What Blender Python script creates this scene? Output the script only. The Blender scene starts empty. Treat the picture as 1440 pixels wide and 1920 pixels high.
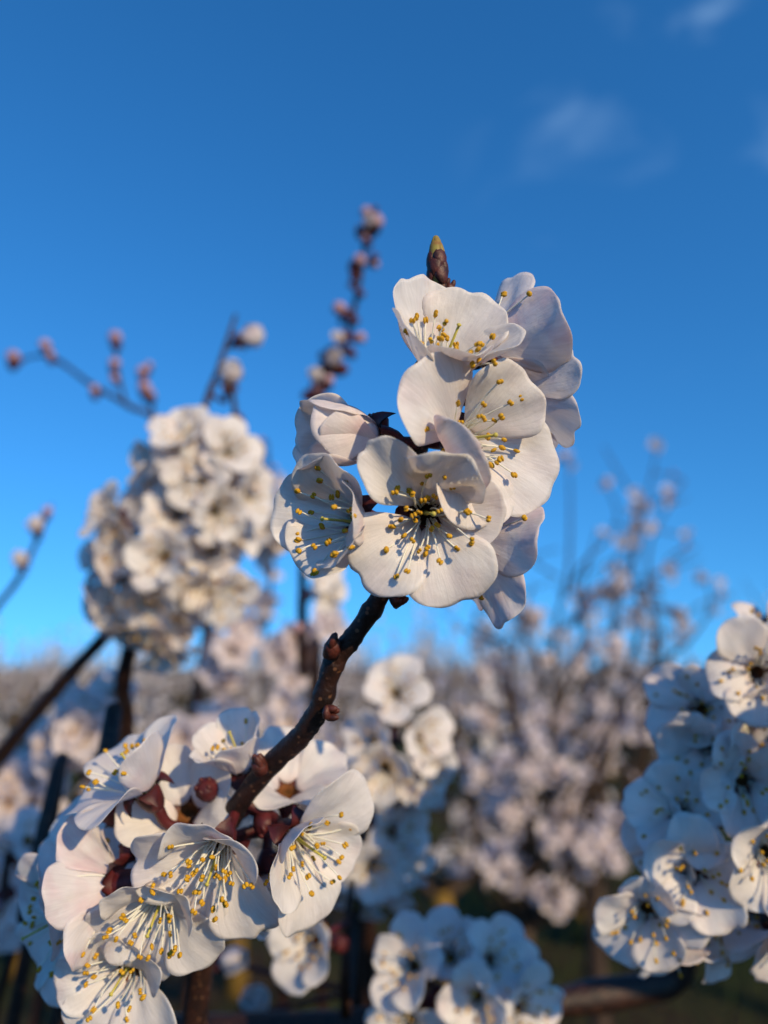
import bpy, math, random
import numpy as np
from mathutils import Vector, Matrix

# ------------------------------------------------------------------ camera, sky, sun
R = math.radians
SC = bpy.context.scene
COL = SC.collection
CAM_Z = 1.5
PITCH = R(12.3)
FPX = 1333.0                       # focal length in pixels of the 1440x1920 picture
cam_d = bpy.data.cameras.new('camera')
cam = bpy.data.objects.new('camera', cam_d)
COL.objects.link(cam)
SC.camera = cam
cam.location = (0, 0, CAM_Z)
cam.rotation_euler = (R(90) + PITCH, 0, 0)
cam_d.sensor_fit = 'VERTICAL'
cam_d.sensor_height = 36
cam_d.sensor_width = 27
cam_d.lens = 36 * FPX / 1920
cam_d.clip_start = 0.005
cam_d.clip_end = 2000
cam_d.dof.use_dof = True
cam_d.dof.focus_distance = 0.139
cam_d.dof.aperture_fstop = 7.4

SUN_EL, SUN_AZ = R(24), R(144)     # azimuth clockwise from +Y: to the right and behind the camera
SKY_TINT = (0.49, 0.96, 1.14)
SKY_STRENGTH = 0.15
world = bpy.data.worlds.new('World')
SC.world = world
world.use_nodes = True
wn, wl = world.node_tree.nodes, world.node_tree.links
wn.clear()
sky = wn.new('ShaderNodeTexSky')
sky.sky_type = 'NISHITA'
sky.sun_disc = False
sky.sun_elevation = SUN_EL
sky.sun_rotation = SUN_AZ
sky.altitude = 300
sky.air_density = 1.0
sky.dust_density = 0.2
sky.ozone_density = 3.0
tc = wn.new('ShaderNodeTexCoord')
# look the sky up a little above the true direction: clear dry air, blue right down to the horizon
lf = wn.new('ShaderNodeVectorMath'); lf.operation = 'MULTIPLY_ADD'
lf.inputs[1].default_value = (1, 1, 0.84)
lf.inputs[2].default_value = (0, 0, 0.17)
ln_ = wn.new('ShaderNodeVectorMath'); ln_.operation = 'NORMALIZE'
wl.new(tc.outputs['Generated'], lf.inputs[0]); wl.new(lf.outputs[0], ln_.inputs[0]); wl.new(ln_.outputs[0], sky.inputs['Vector'])
hs = wn.new('ShaderNodeHueSaturation')
hs.inputs['Saturation'].default_value = 1.22
hs.inputs['Value'].default_value = 1.03
tint = wn.new('ShaderNodeMixRGB'); tint.blend_type = 'MULTIPLY'; tint.inputs['Fac'].default_value = 1
tint.inputs['Color2'].default_value = SKY_TINT + (1,)
# thin cirrus: wisps of stretched noise in a few parts of the sky
mp = wn.new('ShaderNodeMapping')
mp.inputs['Rotation'].default_value = (0.0, 0.6, 0.0)
mp.inputs['Location'].default_value = (0.63, 0.01, 0.52)
mp.inputs['Scale'].default_value = (3.0, 3.0, 6.5)
nz = wn.new('ShaderNodeTexNoise')
nz.inputs['Scale'].default_value = 1.5
nz.inputs['Detail'].default_value = 5
nz.inputs['Roughness'].default_value = 0.52
nz.inputs['Distortion'].default_value = 0.6
rp = wn.new('ShaderNodeMapRange')
rp.interpolation_type = 'SMOOTHSTEP'
rp.inputs['From Min'].default_value = 0.50
rp.inputs['From Max'].default_value = 0.80
rp.inputs['To Max'].default_value = 0.36
prev = None
for dv in ((0.36, 0.72, 0.60), (-0.7, 0.1, 0.7), (0.8, -0.3, 0.5), (-0.2, -0.8, 0.55), (-0.9, 0.3, 0.25)):
    dt = wn.new('ShaderNodeVectorMath'); dt.operation = 'DOT_PRODUCT'
    dt.inputs[1].default_value = Vector(dv).normalized()
    wl.new(tc.outputs['Generated'], dt.inputs[0])
    sm = wn.new('ShaderNodeMapRange'); sm.interpolation_type = 'SMOOTHSTEP'
    sm.inputs['From Min'].default_value = 0.955; sm.inputs['From Max'].default_value = 0.997
    wl.new(dt.outputs['Value'], sm.inputs['Value'])
    if prev is None:
        prev = sm
    else:
        ad = wn.new('ShaderNodeMath'); ad.operation = 'MAXIMUM'
        wl.new(prev.outputs[0], ad.inputs[0]); wl.new(sm.outputs[0], ad.inputs[1])
        prev = ad
cm = wn.new('ShaderNodeMath'); cm.operation = 'MULTIPLY'
mx = wn.new('ShaderNodeMixRGB')
mx.inputs['Color2'].default_value = (3.2, 5.0, 7.0, 1)
bg = wn.new('ShaderNodeBackground')
bg.inputs['Strength'].default_value = SKY_STRENGTH
wo = wn.new('ShaderNodeOutputWorld')
wl.new(sky.outputs[0], hs.inputs['Color'])
wl.new(hs.outputs[0], tint.inputs['Color1'])
wl.new(tc.outputs['Generated'], mp.inputs['Vector'])
wl.new(mp.outputs[0], nz.inputs['Vector'])
wl.new(nz.outputs['Fac'], rp.inputs['Value'])
wl.new(rp.outputs[0], cm.inputs[0]); wl.new(prev.outputs[0], cm.inputs[1])
wl.new(cm.outputs[0], mx.inputs['Fac'])
wl.new(tint.outputs[0], mx.inputs['Color1'])
wl.new(mx.outputs[0], bg.inputs['Color'])
wl.new(bg.outputs[0], wo.inputs['Surface'])

sun_d = bpy.data.lights.new('sun', 'SUN')
sun_d.energy = 4.0
sun_d.angle = R(0.55)
sun_d.color = (1.0, 0.77, 0.46)
sun = bpy.data.objects.new('sun', sun_d)
COL.objects.link(sun)
to_sun = Vector((math.sin(SUN_AZ) * math.cos(SUN_EL), math.cos(SUN_AZ) * math.cos(SUN_EL), math.sin(SUN_EL)))
sun.rotation_euler = (-to_sun).to_track_quat('-Z', 'Y').to_euler()
sun.location = (0, 0, 20)

SC.cycles.diffuse_bounces = 8
SC.cycles.max_bounces = 14
SC.view_settings.view_transform = 'Standard'
SC.view_settings.look = 'None'
SC.view_settings.gamma = 1
SC.view_settings.use_curve_mapping = False
SC.view_settings.exposure = 0.2

# ------------------------------------------------------------------ pixel helpers
C_R = Vector((1, 0, 0))
C_U = Vector((0, -math.sin(PITCH), math.cos(PITCH)))
C_F = Vector((0, math.cos(PITCH), math.sin(PITCH)))
EYE = Vector((0, 0, CAM_Z))


def at(px, py, d):
    """pixel of the 1440x1920 picture at depth d (metres along the optical axis)"""
    return EYE + C_F * d + C_R * ((px - 720) / FPX * d) - C_U * ((py - 960) / FPX * d)


def cv(x, y, z):
    """right, up, towards the camera -> world direction"""
    return (C_R * x + C_U * y - C_F * z).normalized()


# ------------------------------------------------------------------ materials
MATS = {}


def new_mat(name):
    m = bpy.data.materials.new(name)
    m.use_nodes = True
    n = m.node_tree.nodes
    n.clear()
    out = n.new('ShaderNodeOutputMaterial')
    MATS[name] = m
    return m, n, m.node_tree.links, out


def petal_mat(name, white, pink, pink_amt, transl):
    m, n, l, out = new_mat(name)
    uv = n.new('ShaderNodeUVMap')
    vein_map = n.new('ShaderNodeMapping')
    vein_map.inputs['Scale'].default_value = (22, 3.0, 1)
    l.new(uv.outputs[0], vein_map.inputs[0])
    vein = n.new('ShaderNodeTexNoise')
    vein.inputs['Scale'].default_value = 1.0
    vein.inputs['Detail'].default_value = 3
    vein.inputs['Distortion'].default_value = 0.6
    l.new(vein_map.outputs[0], vein.inputs['Vector'])
    oc = n.new('ShaderNodeTexCoord')
    cell = n.new('ShaderNodeTexNoise')
    cell.inputs['Scale'].default_value = 5200
    cell.inputs['Detail'].default_value = 1
    l.new(oc.outputs['Object'], cell.inputs['Vector'])
    blot = n.new('ShaderNodeTexNoise')
    blot.inputs['Scale'].default_value = 130
    blot.inputs['Detail'].default_value = 3
    l.new(oc.outputs['Object'], blot.inputs['Vector'])
    oi = n.new('ShaderNodeObjectInfo')
    # pink blush, stronger on some petals and in blotches, strongest at the claw and margin
    sep = n.new('ShaderNodeSeparateXYZ')
    l.new(uv.outputs[0], sep.inputs[0])
    mr = n.new('ShaderNodeMapRange')
    mr.inputs['From Min'].default_value = 0.42
    mr.inputs['From Max'].default_value = 0.72
    l.new(blot.outputs['Fac'], mr.inputs['Value'])
    rr = n.new('ShaderNodeMapRange')
    rr.inputs['To Min'].default_value = 0.25
    rr.inputs['To Max'].default_value = 1.0
    l.new(oi.outputs['Random'], rr.inputs['Value'])
    mul = n.new('ShaderNodeMath'); mul.operation = 'MULTIPLY'
    l.new(mr.outputs[0], mul.inputs[0]); l.new(rr.outputs[0], mul.inputs[1])
    mul2 = n.new('ShaderNodeMath'); mul2.operation = 'MULTIPLY'
    mul2.inputs[1].default_value = pink_amt
    l.new(mul.outputs[0], mul2.inputs[0])
    claw = n.new('ShaderNodeMapRange')
    claw.inputs['From Min'].default_value = 0.0
    claw.inputs['From Max'].default_value = 0.22
    claw.inputs['To Min'].default_value = 0.5
    claw.inputs['To Max'].default_value = 0.0
    l.new(sep.outputs['Y'], claw.inputs['Value'])
    add = n.new('ShaderNodeMath'); add.operation = 'ADD'; add.use_clamp = True
    l.new(mul2.outputs[0], add.inputs[0]); l.new(claw.outputs[0], add.inputs[1])
    mixc = n.new('ShaderNodeMixRGB')
    mixc.inputs['Color1'].default_value = white + (1,)
    mixc.inputs['Color2'].default_value = pink + (1,)
    l.new(add.outputs[0], mixc.inputs['Fac'])
    # veins a touch darker and greyer
    vr = n.new('ShaderNodeMapRange')
    vr.inputs['From Min'].default_value = 0.35
    vr.inputs['From Max'].default_value = 0.7
    vr.inputs['To Min'].default_value = 1.0
    vr.inputs['To Max'].default_value = 0.90
    l.new(vein.outputs['Fac'], vr.inputs['Value'])
    vm = n.new('ShaderNodeMixRGB'); vm.blend_type = 'MULTIPLY'
    vm.inputs['Fac'].default_value = 1.0
    l.new(mixc.outputs[0], vm.inputs['Color1']); l.new(vr.outputs[0], vm.inputs['Color2'])
    b1 = n.new('ShaderNodeBump')
    b1.inputs['Strength'].default_value = 0.22
    b1.inputs['Distance'].default_value = 0.00022
    l.new(vein.outputs['Fac'], b1.inputs['Height'])
    b2 = n.new('ShaderNodeBump')
    b2.inputs['Strength'].default_value = 0.5
    b2.inputs['Distance'].default_value = 0.00006
    l.new(cell.outputs['Fac'], b2.inputs['Height']); l.new(b1.outputs[0], b2.inputs['Normal'])
    crumple = n.new('ShaderNodeTexNoise')
    crumple.inputs['Scale'].default_value = 420
    crumple.inputs['Detail'].default_value = 3
    l.new(oc.outputs['Object'], crumple.inputs['Vector'])
    b3 = n.new('ShaderNodeBump')
    b3.inputs['Strength'].default_value = 0.5
    b3.inputs['Distance'].default_value = 0.0005
    l.new(crumple.outputs['Fac'], b3.inputs['Height']); l.new(b2.outputs[0], b3.inputs['Normal'])
    p = n.new('ShaderNodeBsdfPrincipled')
    p.inputs['Roughness'].default_value = 0.48
    p.inputs['Specular IOR Level'].default_value = 0.32
    p.inputs['Sheen Weight'].default_value = 0.12
    l.new(vm.outputs[0], p.inputs['Base Color']); l.new(b3.outputs[0], p.inputs['Normal'])
    t = n.new('ShaderNodeBsdfTranslucent')
    l.new(vm.outputs[0], t.inputs['Color']); l.new(b1.outputs[0], t.inputs['Normal'])
    ms = n.new('ShaderNodeMixShader')
    ms.inputs[0].default_value = transl
    l.new(p.outputs[0], ms.inputs[1]); l.new(t.outputs[0], ms.inputs[2])
    l.new(ms.outputs[0], out.inputs[0])
    return m


def simple_mat(name, col, col2=None, scale=40, rough=0.6, spec=0.3, bump=0.0, bscale=None, sss=0.0, transl=0.0, coords='Object', detail=4):
    m, n, l, out = new_mat(name)
    p = n.new('ShaderNodeBsdfPrincipled')
    p.inputs['Roughness'].default_value = rough
    p.inputs['Specular IOR Level'].default_value = spec
    tcn = n.new('ShaderNodeTexCoord')
    no = n.new('ShaderNodeTexNoise')
    no.inputs['Scale'].default_value = scale
    no.inputs['Detail'].default_value = detail
    l.new(tcn.outputs[coords], no.inputs['Vector'])
    mr = n.new('ShaderNodeMapRange')
    mr.inputs['From Min'].default_value = 0.35
    mr.inputs['From Max'].default_value = 0.68
    l.new(no.outputs['Fac'], mr.inputs['Value'])
    mc = n.new('ShaderNodeMixRGB')
    mc.inputs['Color1'].default_value = col + (1,)
    mc.inputs['Color2'].default_value = (col2 or col) + (1,)
    l.new(mr.outputs[0], mc.inputs['Fac'])
    l.new(mc.outputs[0], p.inputs['Base Color'])
    if bump:
        nb = n.new('ShaderNodeTexNoise')
        nb.inputs['Scale'].default_value = bscale or scale * 3
        nb.inputs['Detail'].default_value = 5
        l.new(tcn.outputs[coords], nb.inputs['Vector'])
        b = n.new('ShaderNodeBump')
        b.inputs['Strength'].default_value = 0.7
        b.inputs['Distance'].default_value = bump
        l.new(nb.outputs['Fac'], b.inputs['Height'])
        l.new(b.outputs[0], p.inputs['Normal'])
    if transl:
        t = n.new('ShaderNodeBsdfTranslucent')
        l.new(mc.outputs[0], t.inputs['Color'])
        ms = n.new('ShaderNodeMixShader')
        ms.inputs[0].default_value = transl
        l.new(p.outputs[0], ms.inputs[1]); l.new(t.outputs[0], ms.inputs[2])
        l.new(ms.outputs[0], out.inputs[0])
    else:
        l.new(p.outputs[0], out.inputs[0])
    return m


PETAL_IN = petal_mat('petal_inside', (0.93, 0.905, 0.875), (0.86, 0.71, 0.72), 0.28, 0.50)
PETAL_OUT = petal_mat('petal_outside', (0.91, 0.86, 0.86), (0.80, 0.58, 0.63), 0.85, 0.50)
FIL = simple_mat('filament_white', (0.90, 0.89, 0.83), (0.86, 0.85, 0.72), 300, 0.45, 0.3, transl=0.25)
ANTH = simple_mat('anther_yellow', (0.62, 0.36, 0.022), (0.40, 0.20, 0.010), 1500, 0.65, 0.25, bump=0.00015, bscale=4500)
STYLE = simple_mat('style_green', (0.50, 0.42, 0.08), (0.40, 0.36, 0.07), 400, 0.5)
CALYX = simple_mat('calyx_red', (0.085, 0.010, 0.012), (0.040, 0.007, 0.008), 300, 0.5, 0.35, bump=0.0001, bscale=2500)
CUPIN = simple_mat('calyx_inside', (0.20, 0.075, 0.028), (0.085, 0.040, 0.012), 500, 0.5)
BARK = simple_mat('bark_dark', (0.011, 0.0055, 0.0048), (0.034, 0.012, 0.008), 210, 0.55, 0.35, bump=0.0006, bscale=700)
_n, _l = BARK.node_tree.nodes, BARK.node_tree.links
_p = next(q for q in _n if q.type == 'BSDF_PRINCIPLED')
_src = _p.inputs['Base Color'].links[0].from_socket
_tc = _n.new('ShaderNodeTexCoord')
_vo = _n.new('ShaderNodeTexVoronoi'); _vo.inputs['Scale'].default_value = 520
_mr = _n.new('ShaderNodeMapRange')
_mr.inputs['From Min'].default_value = 0.16; _mr.inputs['From Max'].default_value = 0.26
_mr.inputs['To Min'].default_value = 0.75; _mr.inputs['To Max'].default_value = 0.0
_mc = _n.new('ShaderNodeMixRGB'); _mc.inputs['Color2'].default_value = (0.16, 0.075, 0.04, 1)
_l.new(_tc.outputs['Object'], _vo.inputs['Vector']); _l.new(_vo.outputs['Distance'], _mr.inputs['Value'])
_l.new(_mr.outputs[0], _mc.inputs['Fac']); _l.new(_src, _mc.inputs['Color1']); _l.new(_mc.outputs[0], _p.inputs['Base Color'])
BARKTREE = simple_mat('bark_tree', (0.035, 0.022, 0.016), (0.075, 0.05, 0.035), 14, 0.8, 0.2, bump=0.006, bscale=60)
TRUNK = simple_mat('trunk_bark', (0.24, 0.14, 0.022), (0.08, 0.05, 0.018), 18, 0.85, 0.2, bump=0.008, bscale=50)
BUDDARK = simple_mat('bud_scale_brown', (0.030, 0.010, 0.008), (0.10, 0.022, 0.014), 500, 0.5, 0.4, bump=0.0002, bscale=2000)
BUDGREEN = simple_mat('bud_tip_green', (0.26, 0.24, 0.045), (0.22, 0.09, 0.03), 450, 0.5)
BUDPINK = simple_mat('bud_pink', (0.46, 0.30, 0.33), (0.20, 0.08, 0.11), 240, 0.55)
TREEPETAL = simple_mat('tree_petals', (0.90, 0.87, 0.84), (0.84, 0.75, 0.73), 3, 0.6, 0.2, transl=0.3)
GRASS = simple_mat('grass_blades', (0.030, 0.055, 0.012), (0.055, 0.065, 0.020), 4, 0.6, 0.2, transl=0.2)


# ------------------------------------------------------------------ mesh helpers
def mesh_np(name, verts, faces, mats, midx=None, uvs=None, smooth=True):
    me = bpy.data.meshes.new(name)
    me.from_pydata([tuple(v) for v in verts], [], faces)
    for m in mats:
        me.materials.append(m)
    if midx is not None:
        me.polygons.foreach_set('material_index', np.asarray(midx, dtype=np.int32))
    if smooth:
        me.polygons.foreach_set('use_smooth', np.ones(len(faces), dtype=bool))
    if uvs is not None:
        lay = me.uv_layers.new(name='UVMap')
        idx = np.empty(len(me.loops), dtype=np.int32)
        me.loops.foreach_get('vertex_index', idx)
        lay.data.foreach_set('uv', np.asarray(uvs, dtype=np.float32)[idx].ravel())
    me.update()
    return me


def link(name, data, parent=None, mat=None):
    o = bpy.data.objects.new(name, data)
    COL.objects.link(o)
    if parent is not None:
        o.parent = parent
    if mat is not None:
        o.matrix_basis = mat
    return o


class MB:
    """collects shapes for one mesh"""
    def __init__(self):
        self.v, self.f, self.m = [], [], []

    def add(self, verts, faces, mi=0):
        b = len(self.v)
        self.v += [tuple(x) for x in verts]
        self.f += [tuple(i + b for i in f) for f in faces]
        self.m += [mi] * len(faces)

    def tube(self, pts, rad, seg=8, mi=0, rnd=None, rough=0.0, cap=True):
        pts = [Vector(p) for p in pts]
        n = len(pts)
        t0 = (pts[1] - pts[0]).normalized()
        a = t0.orthogonal().normalized()
        verts, faces = [], []
        for i, p in enumerate(pts):
            t = (pts[min(i + 1, n - 1)] - pts[max(i - 1, 0)]).normalized()
            a = (a - t * a.dot(t)).normalized()
            b = t.cross(a)
            for k in range(seg):
                w = 2 * math.pi * k / seg
                r = rad[i] * (1 + (rnd.uniform(-rough, rough) if rnd else 0))
                verts.append(p + a * (r * math.cos(w)) + b * (r * math.sin(w)))
        for i in range(n - 1):
            for k in range(seg):
                k2 = (k + 1) % seg
                faces.append((i * seg + k, i * seg + k2, (i + 1) * seg + k2, (i + 1) * seg + k))
        if cap:
            faces.append(tuple(range(seg - 1, -1, -1)))
            faces.append(tuple((n - 1) * seg + k for k in range(seg)))
        self.add(verts, faces, mi)

    def lathe(self, prof, seg=12, mi=0, M=None):
        verts, faces = [], []
        for r, z in prof:
            for k in range(seg):
                w = 2 * math.pi * k / seg
                v = Vector((r * math.cos(w), r * math.sin(w), z))
                verts.append(M @ v if M else v)
        n = len(prof)
        for i in range(n - 1):
            for k in range(seg):
                k2 = (k + 1) % seg
                faces.append((i * seg + k, i * seg + k2, (i + 1) * seg + k2, (i + 1) * seg + k))
        self.add(verts, faces, mi)

    def blob(self, c, rx, ry, rz, M=None, seg=6, rings=4, mi=0):
        verts, faces = [], []
        c = Vector(c)
        for i in range(rings + 1):
            th = math.pi * (i + 0.08 * (1 if i == 0 else (-1 if i == rings else 0))) / rings
            for k in range(seg):
                w = 2 * math.pi * k / seg
                v = Vector((rx * math.sin(th) * math.cos(w), ry * math.sin(th) * math.sin(w), -rz * math.cos(th)))
                v = c + (M @ v if M else v)
                verts.append(v)
        for i in range(rings):
            for k in range(seg):
                k2 = (k + 1) % seg
                faces.append((i * seg + k, i * seg + k2, (i + 1) * seg + k2, (i + 1) * seg + k))
        self.add(verts, faces, mi)

    def mesh(self, name, mats, smooth=True):
        return mesh_np(name, self.v, self.f, mats, self.m, None, smooth)


def spline(pts, per=8):
    """Catmull-Rom through (Vector, radius) pairs"""
    P = [p for p, r in pts]; Q = [r for p, r in pts]
    n = len(P)
    op, orad = [], []
    for i in range(n - 1):
        p0, p1, p2, p3 = P[max(i - 1, 0)], P[i], P[i + 1], P[min(i + 2, n - 1)]
        for k in range(per):
            t = k / per
            op.append(0.5 * ((2 * p1) + (p2 - p0) * t + (2 * p0 - 5 * p1 + 4 * p2 - p3) * t * t + (3 * p1 - p0 - 3 * p2 + p3) * t ** 3))
            orad.append(Q[i] + (Q[i + 1] - Q[i]) * t)
    op.append(P[-1]); orad.append(Q[-1])
    return op, orad


# ------------------------------------------------------------------ petals
def petal_mesh(L, W, a0, a1, cup=0.5, ruf=0.05, curl=0.0, twist=0.0, seed=0, n=17, r0=0.0024, thick=0.00006, side=0.0):
    """One petal: grows along +X from the calyx rim, +Z is the flower's axis. Angles in degrees:
    a0 at the claw, a1 at the tip, 0 = flat open, 90 = upright."""
    rnd = np.random.RandomState(seed)
    g = np.linspace(-1, 1, n)
    A, B = np.meshgrid(g, g)
    X = A * np.sqrt(1 - B * B / 2)
    Y = B * np.sqrt(1 - A * A / 2)
    s = (Y + 1) / 2
    ang = np.arctan2(X, s + 0.35)
    # outline: narrow claw, broad rounded blade, slightly irregular margin
    k = np.clip(s / 0.62, 0, 1)
    k = k * k * (3 - 2 * k)
    taper = 0.50 + 0.50 * k
    rr = np.sqrt(X * X + Y * Y)
    th = np.arctan2(X, Y)
    edge = np.clip(rr, 0, 1) ** 3
    ph = rnd.uniform(0, 6.28, 8)
    rim = 0.026 * np.sin(2 * th + ph[0]) + 0.014 * np.sin(4 * th + ph[1]) + 0.008 * np.sin(9 * th + ph[2])
    rim = rim - 0.07 * np.exp(-((th - rnd.uniform(-0.25, 0.25)) / 0.16) ** 2) * rnd.uniform(0, 1)
    s = s + rim * edge * np.clip(s, 0, 1)
    lat = X * taper * (1 + rim * edge) * W / 2
    # centre line
    ss = np.linspace(0, 1.15, 70)
    e = np.clip(ss, 0, 1)
    e = e * e * (3 - 2 * e)
    tha = np.radians(a0 + (a1 - a0) * e)
    ds = L * (ss[1] - ss[0])
    cx = r0 + np.concatenate([[0], np.cumsum(np.cos(tha[:-1]) * ds)])
    cz = np.concatenate([[0], np.cumsum(np.sin(tha[:-1]) * ds)])
    sc_ = np.clip(s, 0, 1.15)
    PX = np.interp(sc_, ss, cx); PZ = np.interp(sc_, ss, cz); T = np.interp(sc_, ss, tha)
    # lateral cupping as an arc
    kc = max(abs(cup), 1e-4) / (W / 2) * np.sign(cup if cup else 1)
    kcv = kc * (0.7 + 0.5 * s)
    phi = lat * kcv
    ly = np.sin(phi) / kcv
    ln = (1 - np.cos(phi)) / kcv
    # ruffles and a rolled rim
    ew = np.clip(np.maximum(np.abs(X) ** 2, np.clip(s, 0, 1) ** 4), 0, 1) * np.clip(s * 1.6, 0, 1)
    wave = (0.6 * np.sin(1.7 * th + ph[3]) + 0.36 * np.sin(3.6 * th + ph[4]) + 0.12 * np.sin(7.7 * th + ph[5]))
    ln = ln + ruf * W * ew * wave
    ln = ln + ruf * W * 0.42 * np.sin(5 * X + 3 * s + ph[6]) * np.sin(4.2 * s + 2 * X + ph[7]) * np.clip(s * 2, 0, 1)
    ln = ln - curl * W * np.clip(rr - 0.55, 0, 1) ** 2 * np.clip(s * 1.5, 0, 1) * 2.2
    ln = ln + side * W * np.clip(X * np.sign(side) if side else X * 0, 0, 1) ** 2 * (1 if side >= 0 else -1) * np.clip(s * 1.5, 0, 1)
    # a fold line down the middle near the claw
    ln = ln - 0.035 * W * np.exp(-(X / 0.14) ** 2) * np.clip(1 - s, 0, 1) * np.clip(s * 4, 0, 1)
    tw = np.radians(twist) * np.clip(s, 0, 1)
    y2 = ly * np.cos(tw) - ln * np.sin(tw)
    n2 = ly * np.sin(tw) + ln * np.cos(tw)
    V = np.stack([PX - np.sin(T) * n2, y2, PZ + np.cos(T) * n2], -1)
    # normals from the grid
    dB = np.gradient(V, axis=0); dA = np.gradient(V, axis=1)
    N = np.cross(dA, dB)
    N /= np.linalg.norm(N, axis=-1, keepdims=True) + 1e-12
    if N[n // 2, n // 2] @ np.array([-math.sin(T[n // 2, n // 2]), 0, math.cos(T[n // 2, n // 2])]) < 0:
        N = -N
    V2 = V - N * thick
    verts = np.concatenate([V.reshape(-1, 3), V2.reshape(-1, 3)])
    uv = np.stack([ang, s], -1).reshape(-1, 2)
    uv = np.concatenate([uv, uv + np.array([3.7, 0.0])])
    faces, mi = [], []
    o = n * n
    for i in range(n - 1):
        for j in range(n - 1):
            a, b, c, d = i * n + j, i * n + j + 1, (i + 1) * n + j + 1, (i + 1) * n + j
            faces.append((a, d, c, b)); mi.append(0)
            faces.append((a + o, b + o, c + o, d + o)); mi.append(1)
    ring = [j for j in range(n)] + [i * n + n - 1 for i in range(1, n)] + [(n - 1) * n + j for j in range(n - 2, -1, -1)] + [i * n for i in range(n - 2, 0, -1)]
    for q in range(len(ring)):
        a, b = ring[q], ring[(q + 1) % len(ring)]
        faces.append((a, b, b + o, a + o)); mi.append(0)
    return mesh_np('petal', verts, faces, [PETAL_IN, PETAL_OUT], mi, uv)


# shared petals for blossoms out of focus
prnd = random.Random(5)
PETALS_MID = [petal_mesh(prnd.uniform(.0135, .016), prnd.uniform(.0135, .0165), prnd.uniform(38, 62), prnd.uniform(-6, 28),
                         prnd.uniform(.25, .7), prnd.uniform(.04, .09), prnd.uniform(-.03, .06), prnd.uniform(-8, 8), 100 + i, n=11) for i in range(12)]
PETALS_CLOSED = [petal_mesh(prnd.uniform(.0125, .0145), prnd.uniform(.0145, .0165), prnd.uniform(58, 72), prnd.uniform(98, 120),
                            prnd.uniform(.9, 1.2), prnd.uniform(.03, .05), 0, prnd.uniform(-8, 8), 200 + i, n=11) for i in range(5)]


# ------------------------------------------------------------------ stamens
def stamen_mesh(L, bend, seed):
    rnd = random.Random(seed)
    mb = MB()
    pts, rad = [], []
    for i in range(7):
        t = i / 6
        pts.append(Vector((bend * t * t * L, 0.04 * L * math.sin(3 * t + seed), L * (t - 0.12 * abs(bend) * t * t))))
        rad.append(0.00022 - 0.00007 * t)
    mb.tube(pts, rad, 5, 0)
    tip = pts[-1]
    tilt = Matrix.Rotation(rnd.uniform(-1.1, 1.1), 3, 'Y') @ Matrix.Rotation(rnd.uniform(-.9, .9), 3, 'X')
    a, h = rnd.uniform(.00029, .00042), rnd.uniform(.00046, .00072)
    for sx in (-1, 1):
        mb.blob(tip + tilt @ Vector((sx * a * 0.82, 0, h * 0.35)), a * 1.05, a * 1.2, h, tilt, 7, 5, 1)
    return mb.mesh('stamen', [FIL, ANTH])


STAMENS = {}
for li, L_ in enumerate((.0055, .007, .0085, .010, .0115, .013)):
    for b in range(3):
        STAMENS[(li, b)] = stamen_mesh(L_, (-0.22, 0.05, 0.28)[b], li * 3 + b)


def stamen_place(parent, count, rnd, inner=0.5, lo=6, hi=58, short=0):
    for i in range(count):
        az = i * 2.399963 + rnd.uniform(-.35, .35)
        if rnd.random() < inner:
            pol = R(rnd.uniform(lo, lo + (hi - lo) * .55)); li = rnd.choice((0, 1, 1, 2, 3)) + short
        else:
            pol = R(rnd.uniform(lo + (hi - lo) * .35, hi)); li = rnd.choice((2, 3, 3, 4, 5)) + short
        li = max(0, min(5, li))
        rr = rnd.uniform(.0012, .0025)
        M = (Matrix.Rotation(az, 4, 'Z') @ Matrix.Translation((rr, 0, -0.0007)) @ Matrix.Rotation(pol, 4, 'Y')
             @ Matrix.Rotation(rnd.uniform(0, 6.28), 4, 'Z'))
        link('stamen', STAMENS[(li, rnd.randrange(3))], parent, M)


def stamen_cluster_mesh(seed, count=24):
    rnd = random.Random(seed)
    mb = MB()
    for i in range(count):
        az = i * 2.4 + rnd.uniform(-.4, .4)
        pol = R(rnd.uniform(5, 55)); L = rnd.uniform(.006, .012)
        M = Matrix.Rotation(az, 4, 'Z') @ Matrix.Translation((.002, 0, -.0007)) @ Matrix.Rotation(pol, 4, 'Y')
        mb.tube([M @ Vector((0, 0, 0)), M @ Vector((0.0004, 0, L * .5)), M @ Vector((0, 0, L))], [.00022, .0002, .00016], 4, 0, cap=False)
        mb.blob(M @ Vector((0, 0, L)), .0006, .0006, .0008, M.to_3x3(), 5, 3, 1)
    return mb.mesh('stamen_cluster', [FIL, ANTH])


STCL = [stamen_cluster_mesh(i) for i in range(4)]


def pistil_mesh():
    mb = MB()
    mb.tube([(0, 0, -.004), (.0002, 0, 0), (.0005, .0002, .005), (.0011, .0003, .0105)], [.0007, .0005, .00028, .00026], 6, 0)
    mb.blob((.0011, .0003, .0107), .0005, .0005, .0003, None, 7, 4, 0)
    return mb.mesh('pistil', [STYLE])


PISTIL = pistil_mesh()


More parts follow.
